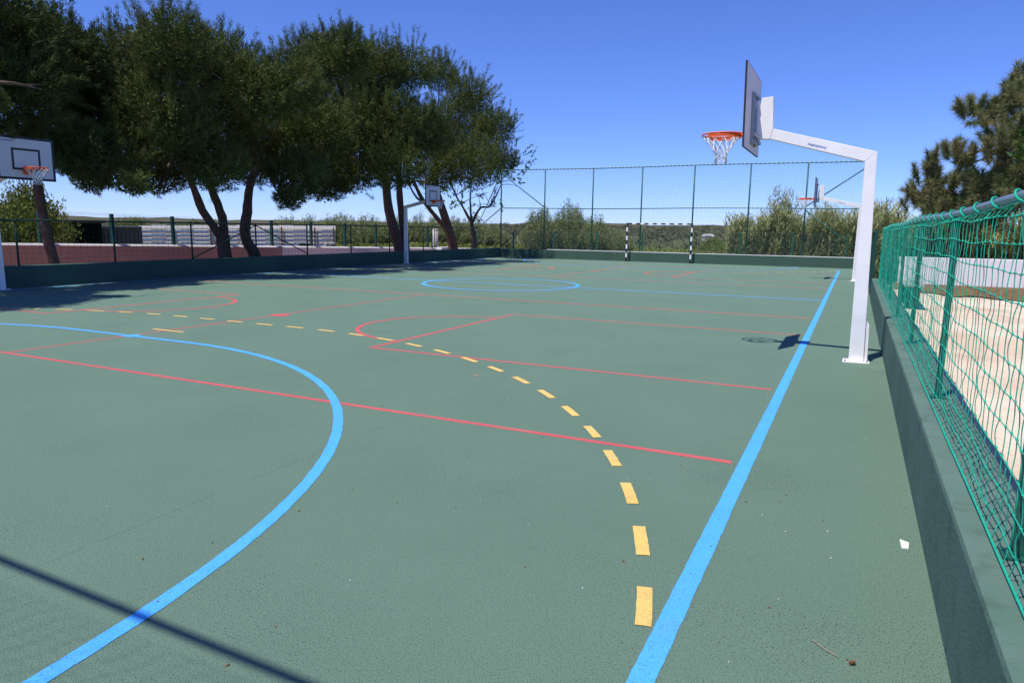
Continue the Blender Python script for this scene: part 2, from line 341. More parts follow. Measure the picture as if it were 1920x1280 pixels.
for i, y in enumerate(ys):
    for j, z in enumerate(zs):
        node[i, j] = (bulge(y, z) + rn.uniform(-.003, .003), y + rn.uniform(-.007, .007), z + sag(y, z) * (.2 + .8 * (z - .5) / 1.4) + rn.uniform(-.003, .003))
b = MB()
for j in range(NR):
    b.tube([node[i, j] for i in range(len(ys))], .0024, 5)
for i, y in enumerate(ys):
    near = y < 7
    pts = []; chain = [(10.417, y + rn.uniform(-.02, .02), .536)] + [node[i, j] for j in range(NR)] + [(10.468, y + rn.uniform(-.05, .05), 1.805)]
    for q, (p, c) in enumerate(zip(chain, chain[1:])):
        p, c = Vector(p), Vector(c); bow = rn.uniform(-.017, .017) if near else rn.uniform(-.013, .013); K = 5 if near else 3
        for k in range(K):
            t = k / K; s_ = math.sin(math.pi * t); v = p.lerp(c, t); v.y += bow * s_; v.x += .5 * bow * s_ * math.sin(i * 1.3); pts.append(v)
    pts.append(Vector(chain[-1])); b.tube(pts, .0021, 5)
for (i, j), p in node.items():      # knots
    if ys[i] < 8:
        b.tube([(p[0], p[1] - .007, p[2]), (p[0], p[1], p[2] + .002), (p[0], p[1] + .007, p[2])], [.003, .0062, .003], 6)
FR.append(b.build("net", NET, smooth=True))
b = MB(); pts = [(10.415, y, .536 + .002 * math.sin(y * 3.3)) for y in np.arange(-1.3, 18.6, .05)]
b.tube(pts, .0052, 6); b.tube([(10.465, y, 1.812 + .012 * math.sin(y) + .006 * math.sin(y * 11)) for y in np.arange(-1.3, 18.6, .06)], .006, 6)
FR.append(b.build("edge_rope", NET, smooth=True))
for o in FR: attach(o, fence_r)
# gate of dense green mesh beyond the end of that wall
g = empty("mesh_gate", (10.36, 21.5, 0), "dark green mesh gate just behind the white basketball post on the right", "gate")
GT = [MB().box(10.32, 10.40, 20.9, 20.98, 0, 1.82).box(10.32, 10.40, 23.92, 24.0, 0, 1.82).box(10.33, 10.39, 20.98, 23.92, 1.74, 1.80).box(10.33, 10.39, 20.98, 23.92, .05, .11).build("gate_frame", DKGREEN)]
b = MB()
for y in np.arange(21.02, 23.9, .05): b.box(10.357, 10.363, y - .003, y + .003, .1, 1.75)
for z in np.arange(.15, 1.74, .1): b.box(10.352, 10.357, 20.98, 23.92, z - .003, z + .003)
GT.append(b.build("mesh_panel", DKGREEN)); [attach(o, g) for o in GT]

# ---------------------------------------------------------------- left side fence and tall end fence
def grid_net(b, o, du, dv, nu, nv, r, wob=0, keep=None):
    """square netting of thin square cords from corner o along vectors du (per cell), dv (per cell)"""
    o, du, dv = Vector(o), Vector(du), Vector(dv)
    def P(i, j): w_ = wob * (math.sin(i * .9 + j * 1.7) + .7 * math.sin(i * .37 - j * .8)); return o + du * (i + w_) + dv * (j + w_ * .6)
    for j in range(nv + 1):
        run = [P(i, j) for i in range(nu + 1) if keep is None or keep(P(i, j))]
        if len(run) > 1: b.tube(run, r, 3, False)
    for i in range(nu + 1):
        run = [P(i, j) for j in range(nv + 1) if keep is None or keep(P(i, j))]
        if len(run) > 1: b.tube(run, r, 3, False)
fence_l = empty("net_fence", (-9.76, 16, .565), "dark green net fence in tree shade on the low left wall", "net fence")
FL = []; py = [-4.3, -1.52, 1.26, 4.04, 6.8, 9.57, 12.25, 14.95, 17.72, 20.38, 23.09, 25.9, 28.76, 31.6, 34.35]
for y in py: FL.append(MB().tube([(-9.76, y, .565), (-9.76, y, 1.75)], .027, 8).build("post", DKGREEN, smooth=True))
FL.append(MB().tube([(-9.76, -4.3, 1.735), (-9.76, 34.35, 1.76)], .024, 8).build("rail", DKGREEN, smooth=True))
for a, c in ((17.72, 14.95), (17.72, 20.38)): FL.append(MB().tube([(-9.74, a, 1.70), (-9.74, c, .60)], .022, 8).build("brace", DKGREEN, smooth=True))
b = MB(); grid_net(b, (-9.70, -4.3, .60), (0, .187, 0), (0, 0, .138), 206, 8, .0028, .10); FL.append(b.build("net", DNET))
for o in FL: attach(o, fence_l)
fence_e = empty("tall_net_fence", (0, 37.3, .545), "tall green ball-stop net fence across the far end behind the goal", "net fence")
FE = []; px = [-9.70, -6.83, -3.85, -1.0, 1.84, 4.70, 7.43, 10.25]; HT = 5.14; YE = 37.3
for x in px: FE.append(MB().tube([(x, YE, .545), (x, YE, HT)], .038, 10).build("post", GREEN, smooth=True))
def lashed(z, r, on):
    xs = np.arange(-9.75, 10.32, .11); return lashed_tube([(x, YE, z + .018 * math.sin(x * .5)) for x in xs], r, lambda k: int(k % 2 == 0 and on(xs[min(k, len(xs) - 1)])))
def lashed_tube(path, r, idx):
    o = MB().tube(path, r, 8).build("rail", GREEN, smooth=True); o.data.materials.append(PWIRE)
    for k, p in enumerate(o.data.polygons): p.material_index = idx(k // 8)
    return o
FE += [lashed(HT + .035, .032, lambda x: x > -8.5), lashed(2.93, .024, lambda x: 2 < x < 6.5)]
for a, c in (((-9.70, 5.02), (-6.83, 3.0)), ((-9.70, .62), (-6.83, 2.86)), ((10.25, 5.02), (7.43, 3.0)), ((10.25, .62), (7.43, 2.86))):
    FE.append(MB().tube([(a[0], YE - .04, a[1]), (c[0], YE - .04, c[1])], .028, 8).build("brace", GREEN, smooth=True))
FE.append(MB().tube([(-9.72, 37.3, 5.02), (-9.76, 34.35, 1.78)], .026, 8).build("brace", GREEN, smooth=True))
FE.append(MB().tube([(-9.72, 37.3, 2.93), (-9.76, 34.35, 1.70)], .026, 8).build("brace", GREEN, smooth=True))
b = MB(); grid_net(b, (-9.7, 37.22, .58), (.1366, 0, 0), (0, 0, .127), 146, 36, .0021, .06)
grid_net(b, (-9.72, 34.4, 1.75), (0, .13, 0), (0, 0, .13), 22, 26, .0028, .06, keep=lambda p: p.z < 1.8 + (p.y - 34.35) * 1.1)
FE.append(b.build("net", FNET))
for o in FE: attach(o, fence_e)
# the twin fence behind the photographer, whose rail and net throw the shadow across the near corner
fence_n = empty("tall_net_fence", (0, -1.75, 0), "tall green net fence at the near end behind the camera", "net fence")
FN = []
for x in px: FN.append(MB().tube([(x, -1.75, 0), (x, -1.75, HT)], .034, 8).build("post", GREEN, smooth=True))
FN.append(MB().tube([(x, -1.735 - .026 * (x - 7), 5.16) for x in (-9.7, 10.3)], .026, 8).build("rail", GREEN, smooth=True))
b = MB(); grid_net(b, (-9.7, -1.80, 2.2), (.12, 0, 0), (0, 0, .12), 166, 24, .0016, .1); FN.append(b.build("net", FNET))
for o in FN: attach(o, fence_n)
# welded mesh boundary fence outside the far end
pf = empty("welded_mesh_fence", (0, 39.5, 0), "green welded wire fence seen through the net beyond the far end wall", "mesh fence")
PF = []
for x in (-12.7, -9.91, -7.11, -4.28, -1.47, 1.32, 4.07, 6.8, 9.45): PF.append(MB().box(x - .04, x + .04, 39.46, 39.54, -.3, 1.66 + .01 * x).build("post", GREEN))
b = MB()
for z in np.arange(.3, 1.62, .1): b.tube([(-12.7, 39.43, z), (9.5, 39.43, z + .1)], .0042, 3, False)
PF.append(b.build("wire_panel", PWIRE)); [attach(o, pf) for o in PF]

# ---------------------------------------------------------------- white wall and mesh fence on the left, beyond the trees
def wz(y): return 1.00 - .0225 * (y - 12)
w = empty("boundary_wall", (-14.2, 20, -.02), "low boundary wall beyond the left trees, face coloured with reddish bounced light turning white, white top", "wall")
for nm, y0, y1, mt in (("bounce_tinted_face", -4, 23.5, BOUNCEW), ("white_face", 23.502, 47, WHITEW)):
    attach(MB().hexa([(-14.35, y0, -.1), (-14.1, y0, -.1), (-14.1, y1, -.1), (-14.35, y1, -.1), (-14.35, y0, wz(y0) - .03), (-14.1, y0, wz(y0) - .03), (-14.1, y1, wz(y1) - .03), (-14.35, y1, wz(y1) - .03)]).build(nm, mt), w)
attach(MB().hexa([(-14.39, -4, wz(-4) - .029), (-14.05, -4, wz(-4) - .029), (-14.05, 47, wz(47) - .029), (-14.39, 47, wz(47) - .029), (-14.39, -4, wz(-4) + .035), (-14.12, -4, wz(-4) + .035), (-14.12, 47, wz(47) + .035), (-14.39, 47, wz(47) + .035)]).build("coping", WHITEW), w)
mf = empty("welded_mesh_fence", (-14.22, 20, .9), "green welded wire fence with thick posts standing on the left boundary wall", "mesh fence")
MFo = []; yy = [5.1, 7.65, 10.1, 12.78, 15.3, 17.8, 20.4, 23.0, 25.6, 28.15, 30.8, 33.4, 36.1, 39.0, 42.0]
for y in yy: MFo.append(MB().box(-14.28, -14.16, y - .045, y + .045, wz(y) + .02, 2.07 - .012 * (y - 12)).build("post", DKGREEN))
b = MB()
for z in list(np.arange(.08, 1.0, .2)) + [.98, 1.03]:
    b.tube([(-14.13, 4.6, wz(4.6) + z), (-14.13, 42, wz(42) + z * 1.25)], .0035, 3, False)
for y in np.arange(4.6, 22, .075): b.tube([(-14.13, y, wz(y) + .03), (-14.13, y, wz(y) + 1.08)], .0022, 3, False)
MFo.append(b.build("wire_panel", DNET)); [attach(o, mf) for o in MFo]
# white wall at the back of the sand yard
w = MB().box(10.95, 34, 20.25, 20.45, .1, 1.10).build("yard_wall", WHITEW, bevel=.012); tag(w, "white rendered wall across the back of the sand yard on the right", "wall")

# ---------------------------------------------------------------- goal
goal = empty("goal_frame", (.15, 36.9, 0), "black and white striped goal frame in front of the far end wall", "goal")
def banded(name, path, r, n, mats, idx, smooth=False):      # one tube whose rings alternate between two paints
    b = MB(); b.tube(path, r, n); o = b.build(name, mats[0], smooth=smooth); o.data.materials.append(mats[1])
    for k, p in enumerate(o.data.polygons):
        p.material_index = idx(min(k // n, len(path) - 2))
    return o
def bar(p0, p1, n, nm):
    p0, p1 = Vector(p0), Vector(p1); attach(banded(nm, [p0 + (p1 - p0) * k / n for k in range(n + 1)], .056, 4, (BLACK, WHITE), lambda k: k % 2), goal)
bar((-1.63, 36.9, 0), (-1.63, 36.9, 2.13), 9, "post"); bar((1.93, 36.9, 0), (1.93, 36.9, 2.13), 9, "post"); bar((-1.588, 36.9, 2.09), (1.888, 36.9, 2.09), 15, "crossbar")

# ---------------------------------------------------------------- basketball hoops
def text_mesh(body, size, name, m_, parent, mw):
    cu = bpy.data.curves.new(name, 'FONT'); cu.body = body; cu.size = size; cu.extrude = .0008; cu.align_x = 'CENTER'; cu.align_y = 'CENTER'; cu.shear = .18; cu.offset = 0
    t = bpy.data.objects.new(name, cu); COL.objects.link(t); dg = bpy.context.evaluated_depsgraph_get(); me = bpy.data.meshes.new_from_object(t.evaluated_get(dg))
    bpy.data.objects.remove(t); me.materials.clear(); me.materials.append(m_); me.transform(mw); o = bpy.data.objects.new(name, me); COL.objects.link(o); o.parent = parent; return o
def make_hoop(ex=1.0, zl=0., zb_=2.77, zt_=3.77, hw_=.66, sq=(2.97, 3.43), rz_=3.03, rr=.232):      # local: post at origin, board towards -X
    H = empty("basketball_hoop", (0, 0, 0), "x", "basketball hoop")
    hy = .06
    p = MB().prism([(-.09, .014), (.09, .014), (.072, 2.716), (-.062, 2.60)], 'y', -hy, hy).build("post", WHITE, H, bevel=.006)
    bp = MB().box(-.16, .16, -.14, .14, 0, .0135).build("base_plate", WHITE, H, bevel=.003)
    for x in (-.13, .13):
        for y in (-.11, .11): MB().tube([(x, y, .0135), (x, y, .035)], .012, 6).build("bolt", GALV, bp)
    MB().prism([(.0905, .014), (.135, .014), (.130, .50), (.0875, .57)], 'y', -.03, .03).build("gusset", WHITE, H, bevel=.004)
    E = lambda x: .0 + x * ex
    MB().prism([(.0725, 2.7165), (-.0645, 2.601), (E(-1.275), 2.915 + zl), (E(-1.235), 3.045 + zl)], 'y', -hy + .001, hy - .001).build("arm", WHITE, H, bevel=.006)
    MB().prism([(E(-1.235) - .0025, 3.0455 + zl), (E(-1.275) - .0025, 2.916 + zl), (E(-1.275) - .165, 2.92 + zl), (E(-1.275) - .165, 3.20 + zl), (E(-1.275) - .125, 3.455 + zl), (E(-1.235) - .02, 3.46 + zl)], 'y', -hy, hy).build("neck", WHITE, H, bevel=.005)
    q = E(-1.275) + 1.275
    br = MB().box(-1.475 + q, -1.442 + q, -.17, .17, 2.86 + zl, 2.90 + zl).box(-1.475 + q, -1.442 + q, -.17, .17, 3.46 + zl, 3.50 + zl).box(-1.51 + q, -1.475 + q, -.17, -.13, 2.84 + zl, 3.52 + zl).box(-1.51 + q, -1.475 + q, .13, .17, 2.84 + zl, 3.52 + zl).box(-1.475 + q, -1.468 + q, -.13, .13, 2.92 + zl, 3.44 + zl)
    br.tube([(-1.50 + q, -.12, 3.02 + zl), (-1.43 + q, -.07, 2.93 + zl), (-1.40 + q, -.05, 2.84 + zl)], .02, 8).build("bracket", GALV, H)
    xb = -1.512 + q
    bd = MB().box(xb - .02, xb, -hw_, hw_, zb_, zt_).build("backboard", BOARD, H)
    f = MB(); x0, x1 = xb - .0235, xb - .0205; t_ = .05; Y0, Y1, ZB, ZT = -hw_, hw_, zb_, zt_
    f.box(x0, x1, Y0, Y1, ZT - t_, ZT).box(x0, x1, Y0, Y1, ZB, ZB + t_).box(x0, x1, Y0, Y0 + t_, ZB + t_, ZT - t_).box(x0, x1, Y1 - t_, Y1, ZB + t_, ZT - t_)
    f.box(xb - .0235, xb + .0015, Y0 - .006, Y0 - .0005, ZB, ZT).box(xb - .0235, xb + .0015, Y1 + .0005, Y1 + .006, ZB, ZT).box(xb - .0235, xb + .0015, Y0 - .006, Y1 + .006, ZB - .006, ZB - .0005).box(xb - .0235, xb + .0015, Y0 - .006, Y1 + .006, ZT + .0005, ZT + .006)
    f.build("border", BLACK, bd)
    f = MB(); a = .325; zb, zt = sq; t_ = .05
    f.box(x0, x1, -a, a, zt - t_, zt).box(x0, x1, -a, a, zb, zb + t_).box(x0, x1, -a, -a + t_, zb + t_, zt - t_).box(x0, x1, a - t_, a, zb + t_, zt - t_)
    f.build("target_square", BLACK, bd)
    text_mesh("FABRIGIMNO", .055, "logo", TEXTB, bd, Matrix.Translation((xb - .0225, hw_ - .19, zt_ - .11)) @ Matrix(((0, 0, -1, 0), (-1, 0, 0, 0), (0, 1, 0, 0), (0, 0, 0, 1))))
    for sy in (-1, 1):     # print on both sides of the arm
        ang = math.atan2(.329 + zl, 1.31 * ex)
        ctr = Vector((-.64, sy * (hy + .0005), 2.805 + zl * .5))
        X = Vector((math.cos(ang), 0, -math.sin(ang))); Yv = Vector((math.sin(ang), 0, math.cos(ang)))
        if sy > 0: X = -X
        Zv = X.cross(Yv); mw = Matrix((X, Yv, Zv)).transposed().to_4x4(); mw.translation = ctr
        text_mesh("FABRIGIMNO", .040, "logo", TEXTB, H, mw)
    gap = -xb - .02 + .09; rc = Vector((-gap - .07 - rr, 0, rz_)); rim = MB(); N = 40; D = rz_ - 3.03; q0 = -gap - .11
    ring = [(rc.x + rr * math.cos(2 * math.pi * k / N), rr * math.sin(2 * math.pi * k / N), rc.z) for k in range(N + 1)]
    rim.tube(ring, .0105, 10, False)
    for k in range(N):        # flat band under the ring
        a0, a1 = 2 * math.pi * k / N, 2 * math.pi * (k + 1) / N
        if abs(math.atan2(math.sin(a0), math.cos(a0))) < 2.2:
            P = lambda r, a, z: (rc.x + r * math.cos(a), r * math.sin(a), z + D)
            rim.hexa([P(rr - .004, a0, 2.98), P(rr + .004, a0, 2.98), P(rr + .004, a1, 2.98), P(rr - .004, a1, 2.98), P(rr - .004, a0, 3.028), P(rr + .004, a0, 3.028), P(rr + .004, a1, 3.028), P(rr - .004, a1, 3.028)])
    f0 = xb - .026
    rim.hexa([(q0, -.055, 3.005 + D), (f0, -.085, 2.99 + D), (f0, .085, 2.99 + D), (q0, .055, 3.005 + D), (q0, -.055, 3.04 + D), (f0, -.085, 3.045 + D), (f0, .085, 3.045 + D), (q0, .055, 3.04 + D)])
    for sy in (-1, 1): rim.hexa([(q0 + .05, sy * .07 - .004, 3.0 + D), (f0, sy * .08 - .004, 2.89 + D), (f0, sy * .08 + .004, 2.89 + D), (q0 + .05, sy * .07 + .004, 3.0 + D), (q0 + .05, sy * .07 - .004, 3.03 + D), (f0, sy * .08 - .004, 3.03 + D), (f0, sy * .08 + .004, 3.03 + D), (q0 + .05, sy * .07 + .004, 3.03 + D)])
    rim.box(f0 - .007, f0 + .002, -.10, .10, 2.88 + D, 3.05 + D).build("rim", ORANGE, H, smooth=False, recalc=True)
    net = MB(); n = 12; prof = [(rr, -.015), (.19, -.09), (.135, -.165), (.098, -.235), (.080, -.295), (.085, -.345)]
    jr = random.Random(9)
    def PN(j, a): r, z = prof[j]; a = 2 * math.pi * a / n; k_ = .016 * j / 5; return (rc.x + r * math.cos(a) + k_ * math.sin(a * 3 + j), r * math.sin(a), rc.z + z + .014 * math.sin(2 * a + j) * j / 5)
    for i in range(n):
        for sgn in (1, -1):
            pts = [PN(j, i + sgn * .5 * j) for j in range(len(prof))]
            fine = []
            for q, (a, c) in enumerate(zip(pts, pts[1:])):
                a, c = Vector(a), Vector(c)
                for t in (0, .5):
                    v = a.lerp(c, t); fine.append(v + Vector((jr.uniform(-.006, .006), jr.uniform(-.006, .006), 0)))
            fine.append(Vector(pts[-1])); net.tube(fine, .0056, 5)
        a = Vector(PN(5, i + .5)); c = Vector(PN(5, i + 1.5)); net.tube([a, (a + c) / 2 - Vector((0, 0, .03 + jr.uniform(0, .03))), c], .0048, 5)
    net.build("net", CORD, H, smooth=True)
    return H
hoop = make_hoop(.965, .035, 2.80, 3.84, .71, (3.0, 3.5), 3.05, .262); hoop2 = make_hoop(1.0, -.04, 2.68, 3.66, .65, (2.90, 3.40), 2.955, .24); G4 = "white steel basketball hoops along the two long sides"
hoop.location = (9.985, 9.0, 0); hoop.rotation_euler = (0, math.radians(-1.0), 0); hoop["label"] = "nearest white basketball hoop, seen from behind its board beside the teal netting"; hoop["group"] = G4
first = hoop2; hoop2["group"] = G4
for loc, rz, lab in (((9.92, 26.95, 0), 0, "small distant white basketball hoop partly hidden behind the nearest hoop post"),
                     ((-9.47, 8.95, 0), math.pi, "basketball hoop cut by the left edge of the picture, board facing the court"),
                     ((-9.45, 26.8, 0), math.pi, "distant basketball hoop standing in tree shade by the far left wall")):
    c = first or copy_tree(hoop2); first = None; c.location = loc; c.rotation_euler = (0, 0, rz); c["label"] = lab
bpy.context.view_layer.update()

# ---------------------------------------------------------------- vegetation
def unit(v): return v / (np.linalg.norm(v, axis=-1, keepdims=True) + 1e-9)
def blades(P, D, length, width, rng, jitter=.35):
    """one thin triangle per point P along direction D"""
    n = len(P); D = unit(D + rng.normal(0, jitter, (n, 3))); s = unit(np.cross(D, rng.normal(0, 1, (n, 3))))
    l = length * rng.uniform(.7, 1.25, (n, 1)); w = width * rng.uniform(.7, 1.3, (n, 1))
    return np.stack([P - s * w / 2, P + s * w / 2, P + D * l], 1)
def leaf_quads(P, D, length, width, rng, jitter=.4):
    n = len(P); D = unit(D + rng.normal(0, jitter, (n, 3))); s = unit(np.cross(D, rng.normal(0, 1, (n, 3))))
    l = length * rng.uniform(.7, 1.25, (n, 1)); w = width * rng.uniform(.7, 1.3, (n, 1)); m_ = P + D * l * .5
    a, c, t = m_ - s * w / 2, m_ + s * w / 2, P + D * l
    return np.concatenate([np.stack([P, c, a], 1), np.stack([a, c, t], 1)])
def lobe(c, r, rng, dens=14, slen=.58, needles=44, nl=.15, nw=.016, up=1.0, squash=.85, fill=1.0, spread=.7):
    """a clump of foliage: feathery sprays growing outwards and upwards from a rounded mass"""
    ns = max(12, int(dens * 4 * r * r)); d = unit(rng.normal(0, 1, (ns, 3)))
    rad = r * rng.uniform(.45, .92, (ns, 1)) ; base = np.array(c) + d * rad * np.array([1, 1, squash])
    ax = unit(d * .75 + np.array([0, 0, up]) + rng.normal(0, .3, (ns, 3))); sl = slen * rng.uniform(.5, 1.2, (ns, 1)) * min(1, r / 1.1)
    t = rng.uniform(0, 1, (ns, needles, 1)); P = base[:, None] + ax[:, None] * sl[:, None] * t + rng.normal(0, .03, (ns, needles, 3))
    D = ax[:, None] * .8 + spread * unit(rng.normal(0, 1, (ns, needles, 3)))
    out = [blades(P.reshape(-1, 3), D.reshape(-1, 3), nl, nw, rng, .2)]
    nf = int(fill * 1100 * r * r); d = unit(rng.normal(0, 1, (nf, 3))); P = np.array(c) + d * r * .84 * rng.uniform(0, 1, (nf, 1)) ** .5 * np.array([1, 1, squash])
    if nf: out.append(blades(P, d + np.array([0, 0, .5]), .12, .045, rng, .7))
    return np.concatenate(out)
def limbs(b, paths):
    for pts, r0, r1 in paths:
        pts = [Vector(p) for p in pts]; fine = []
        for k in range(len(pts) - 1):
            for t in (0, .25, .5, .75):
                p0 = pts[max(k - 1, 0)]; p1 = pts[k]; p2 = pts[k + 1]; p3 = pts[min(k + 2, len(pts) - 1)]
                fine.append(.5 * (2 * p1 + (p2 - p0) * t + (2 * p0 - 5 * p1 + 4 * p2 - p3) * t * t + (3 * p1 - p0 - 3 * p2 + p3) * t ** 3) + Vector((random.uniform(-.012, .012), random.uniform(-.012, .012), 0)))
        fine.append(pts[-1]); n = len(fine); b.tube(fine, [r0 + (r1 - r0) * k / (n - 1) * (1 + .0 * k) + random.uniform(-.013, .013) * (r0 > .08) for k in range(n)], 10)
def tree(name, base, paths, lobes, leaf, label, cat, seed, group=None, bark=None, fn=None, twigs=True, grow=1.0, **kw):
    root = empty(name, base, label, cat, group); rng = np.random.default_rng(seed); b = MB(); limbs(b, paths)
    if twigs:
        tips = [Vector(p[0][-1]) for p in paths if p[2] > .03]
        for l in lobes:
            c = Vector(l[:3]); t = min(tips, key=lambda q: (q - c).length); mid = t.lerp(c, .5) + Vector((0, 0, -.12 * (c - t).length))
            if (c - t).length > .3: limbs(b, [([t, mid, c], .055, .02)])
    attach(b.build("trunk", bark or BARK, smooth=True), root)
    V = np.concatenate([(fn or lobe)(l[:3], l[3] * grow, rng, **kw) for l in lobes]); attach(tris("crown", V, leaf), root); return root
T0 = [(-9.96, 10.03, 6.59, 1.39), (-11.42, 11.97, 6.5, 1.51), (-8.91, 9.29, 4.83, 1.29), (-10.58, 12.04, 6.3, 1.11), (-12.25, 13.18, 5.26, 1.19), (-9.96, 10.58, 5.39, 1.04), (-11.42, 10.44, 3.79, 0.91), (-8.91, 10.89, 3.47, 0.83), (-10.58, 11.41, 4.16, 0.63)]
T1 =  [(-8.33, 13.62, 6.8, 1.29), (-11.93, 14.98, 6.87, 1.54), (-9.4, 16.1, 6.89, 1.37), (-12.61, 14.31, 5.46, 1.54), (-9.18, 13.6, 4.84, 1.71), (-11.28, 17.42, 5.31, 2.0), (-8.2, 16.49, 6.03, 1.43), (-11.71, 12.7, 3.74, 1.05), (-9.63, 12.28, 3.49, 1.14), (-12.82, 16.32, 3.76, 1.38), (-8.39, 14.77, 3.52, 1.09), (-10.98, 12.5, 3.0, 0.56), (-7.7, 11.5, 2.73, 0.41)]
T2 =  [(-8.23, 17.99, 6.47, 1.39), (-11.42, 20.68, 5.14, 1.94), (-9.79, 21.03, 5.32, 1.78), (-12.99, 20.75, 4.36, 1.41), (-8.53, 18.69, 3.48, 1.21), (-11.28, 23.31, 3.63, 1.2), (-8.22, 17.79, 2.64, 0.54)]
T3 =  [(-7.48, 19.94, 7.8, 1.29), (-11.98, 23.66, 8.89, 1.38), (-9.2, 24.13, 8.31, 1.56), (-12.67, 26.6, 7.13, 2.41), (-8.71, 24.16, 6.1, 2.01), (-10.68, 24.41, 4.4, 1.71), (-7.75, 23.54, 4.25, 1.36)]
T4 =  [(-8.17, 25.19, 8.44, 1.27), (-11.64, 33.42, 10.09, 1.23), (-9.33, 32.64, 8.67, 1.41), (-12.84, 36.88, 7.42, 2.82), (-8.72, 27.06, 6.02, 1.77), (-11.19, 39.01, 7.94, 1.63), (-7.67, 30.28, 4.82, 1.61), (-11.64, 41.06, 6.19, 1.24), (-9.89, 30.32, 4.61, 1.39)]
T5 = [(-11.81, 36.42, 3.39, 1.45), (-11.17, 39.04, 4.34, 1.18), (-11.26, 33.64, 3.57, 1.06), (-11.63, 43.29, 6.39, 1.18), (-11.67, 42.75, 5.28, 0.91)]
GP = "pine trees in a row along the left side of the court"
tree("pine_tree", (-11, 11.2, 0), [([(-11, 11.35, -.1), (-11, 11.2, .6), (-11, 11.02, 1.9), (-11, 10.95, 3.2), (-10.9, 10.9, 4.6)], .17, .10), ([(-10.9, 10.9, 4.6), (-10.3, 10.3, 5.6)], .09, .05)],
     T0, PINED, "dark leaning single-trunk pine nearest the left edge of the picture", "tree", 1, GP, dens=17, needles=80, up=.4, nw=.02, fill=3.4, grow=1.0)
tree("pine_tree", (-11.8, 18.1, 0), [([(-11.8, 18.15, -.1), (-11.8, 18.1, .6), (-11.8, 18.05, 1.3)], .26, .24), ([(-11.8, 18.02, 1.2), (-11.8, 17.2, 2.2), (-11.6, 16.6, 3.2), (-11.4, 15.9, 4.4)], .17, .09),
     ([(-11.8, 18.1, 1.2), (-11.9, 18.15, 2.0), (-11.9, 17.75, 3.0), (-12.1, 17.6, 4.2), (-12.4, 17.2, 5.5)], .18, .09)], T1, PINE, "broad round pine whose trunk forks low into two curved stems", "tree", 2, GP, dens=19, needles=80, fill=3.2, grow=1.03)
tree("pine_tree", (-11.8, 19.5, 0), [([(-11.8, 19.85, -.1), (-11.8, 19.55, .6), (-11.8, 19.15, 1.3), (-11.8, 19.3, 2.2), (-11.7, 19.4, 3.2), (-11.5, 19.9, 4.6)], .25, .13), ([(-11.5, 19.9, 4.6), (-11.2, 21, 5.3)], .1, .05)],
     T2, PINE, "pine with one thick curved trunk right beside the forked pine", "tree", 3, GP, dens=19, needles=80, fill=3.2, grow=1.03)
tree("pine_tree", (-11.8, 29.6, 0), [([(-11.8, 29.75, -.1), (-11.8, 29.5, .8), (-11.8, 28.7, 2.6), (-11.7, 28.3, 4.2), (-11.5, 27.2, 5.8)], .31, .17), ([(-11.6, 29.85, -.1), (-11.6, 29.8, 1.2), (-11.7, 29.6, 2.8), (-11.8, 29.6, 4.6)], .26, .14)],
     T3, PINE, "tallest dense pine, its twin trunk behind the distant left hoop", "tree", 4, GP, dens=18, needles=80, fill=3, grow=1.03)
tree("pine_tree", (-11.8, 35.2, 0), [([(-11.8, 35.3, -.1), (-11.8, 35.0, .9), (-11.8, 34.3, 2.2), (-11.8, 33.4, 3.6), (-11.8, 33.0, 5.2)], .32, .17), ([(-11.8, 34.9, 1.3), (-11.8, 33.4, 2.2), (-11.8, 31.9, 3.2), (-11.8, 30.9, 4.2)], .15, .09), ([(-11.8, 32.0, 3.1), (-11.8, 31.3, 3.3), (-11.8, 30.6, 3.9)], .08, .04)],
     T4, PINE, "last pine of the left row, open feathery crown and a dead limb slanting left", "tree", 5, GP, dens=15, needles=75, fill=2.2, slen=.8, grow=1.04)
tw = [([(-11.8, 37.6, -.1), (-11.8, 37.6, 1.0), (-11.8, 37.4, 2.0)], .16, .12), ([(-11.8, 37.4, 2.0), (-11.8, 36.4, 2.9), (-11.7, 35.3, 3.6), (-11.7, 34.5, 4.6)], .09, .03), ([(-11.8, 37.4, 2.0), (-11.8, 38.5, 3.0), (-11.8, 39.9, 3.2), (-11.6, 41.0, 4.6)], .10, .03), ([(-11.8, 37.4, 2.0), (-11.8, 37.2, 3.4), (-11.8, 37.4, 4.8)], .08, .03)]
q = random.Random(4)
for k in range(26):
    c = q.choice([(-11.7, 35.3, 3.6), (-11.8, 39.9, 3.2), (-11.6, 41.0, 4.6), (-11.8, 37.4, 4.4), (-11.8, 38.5, 3.0), (-11.7, 36, 3.2)]); d = Vector((q.uniform(-1, 1), q.uniform(-1.2, 2.2), q.uniform(-.1, 1.3)))
    tw.append(([c, Vector(c) + d * .5 + Vector((0, 0, .1)), Vector(c) + d], .025, .007))
tree("small_broadleaf_tree", (-11.8, 37.6, 0), tw, T5, LEAF, "small crooked half-bare tree with sparse leaves by the far left corner", "tree", 6, dens=2.0, needles=16, nl=.20, nw=.09, fill=0, slen=.9, up=.3, twigs=False)
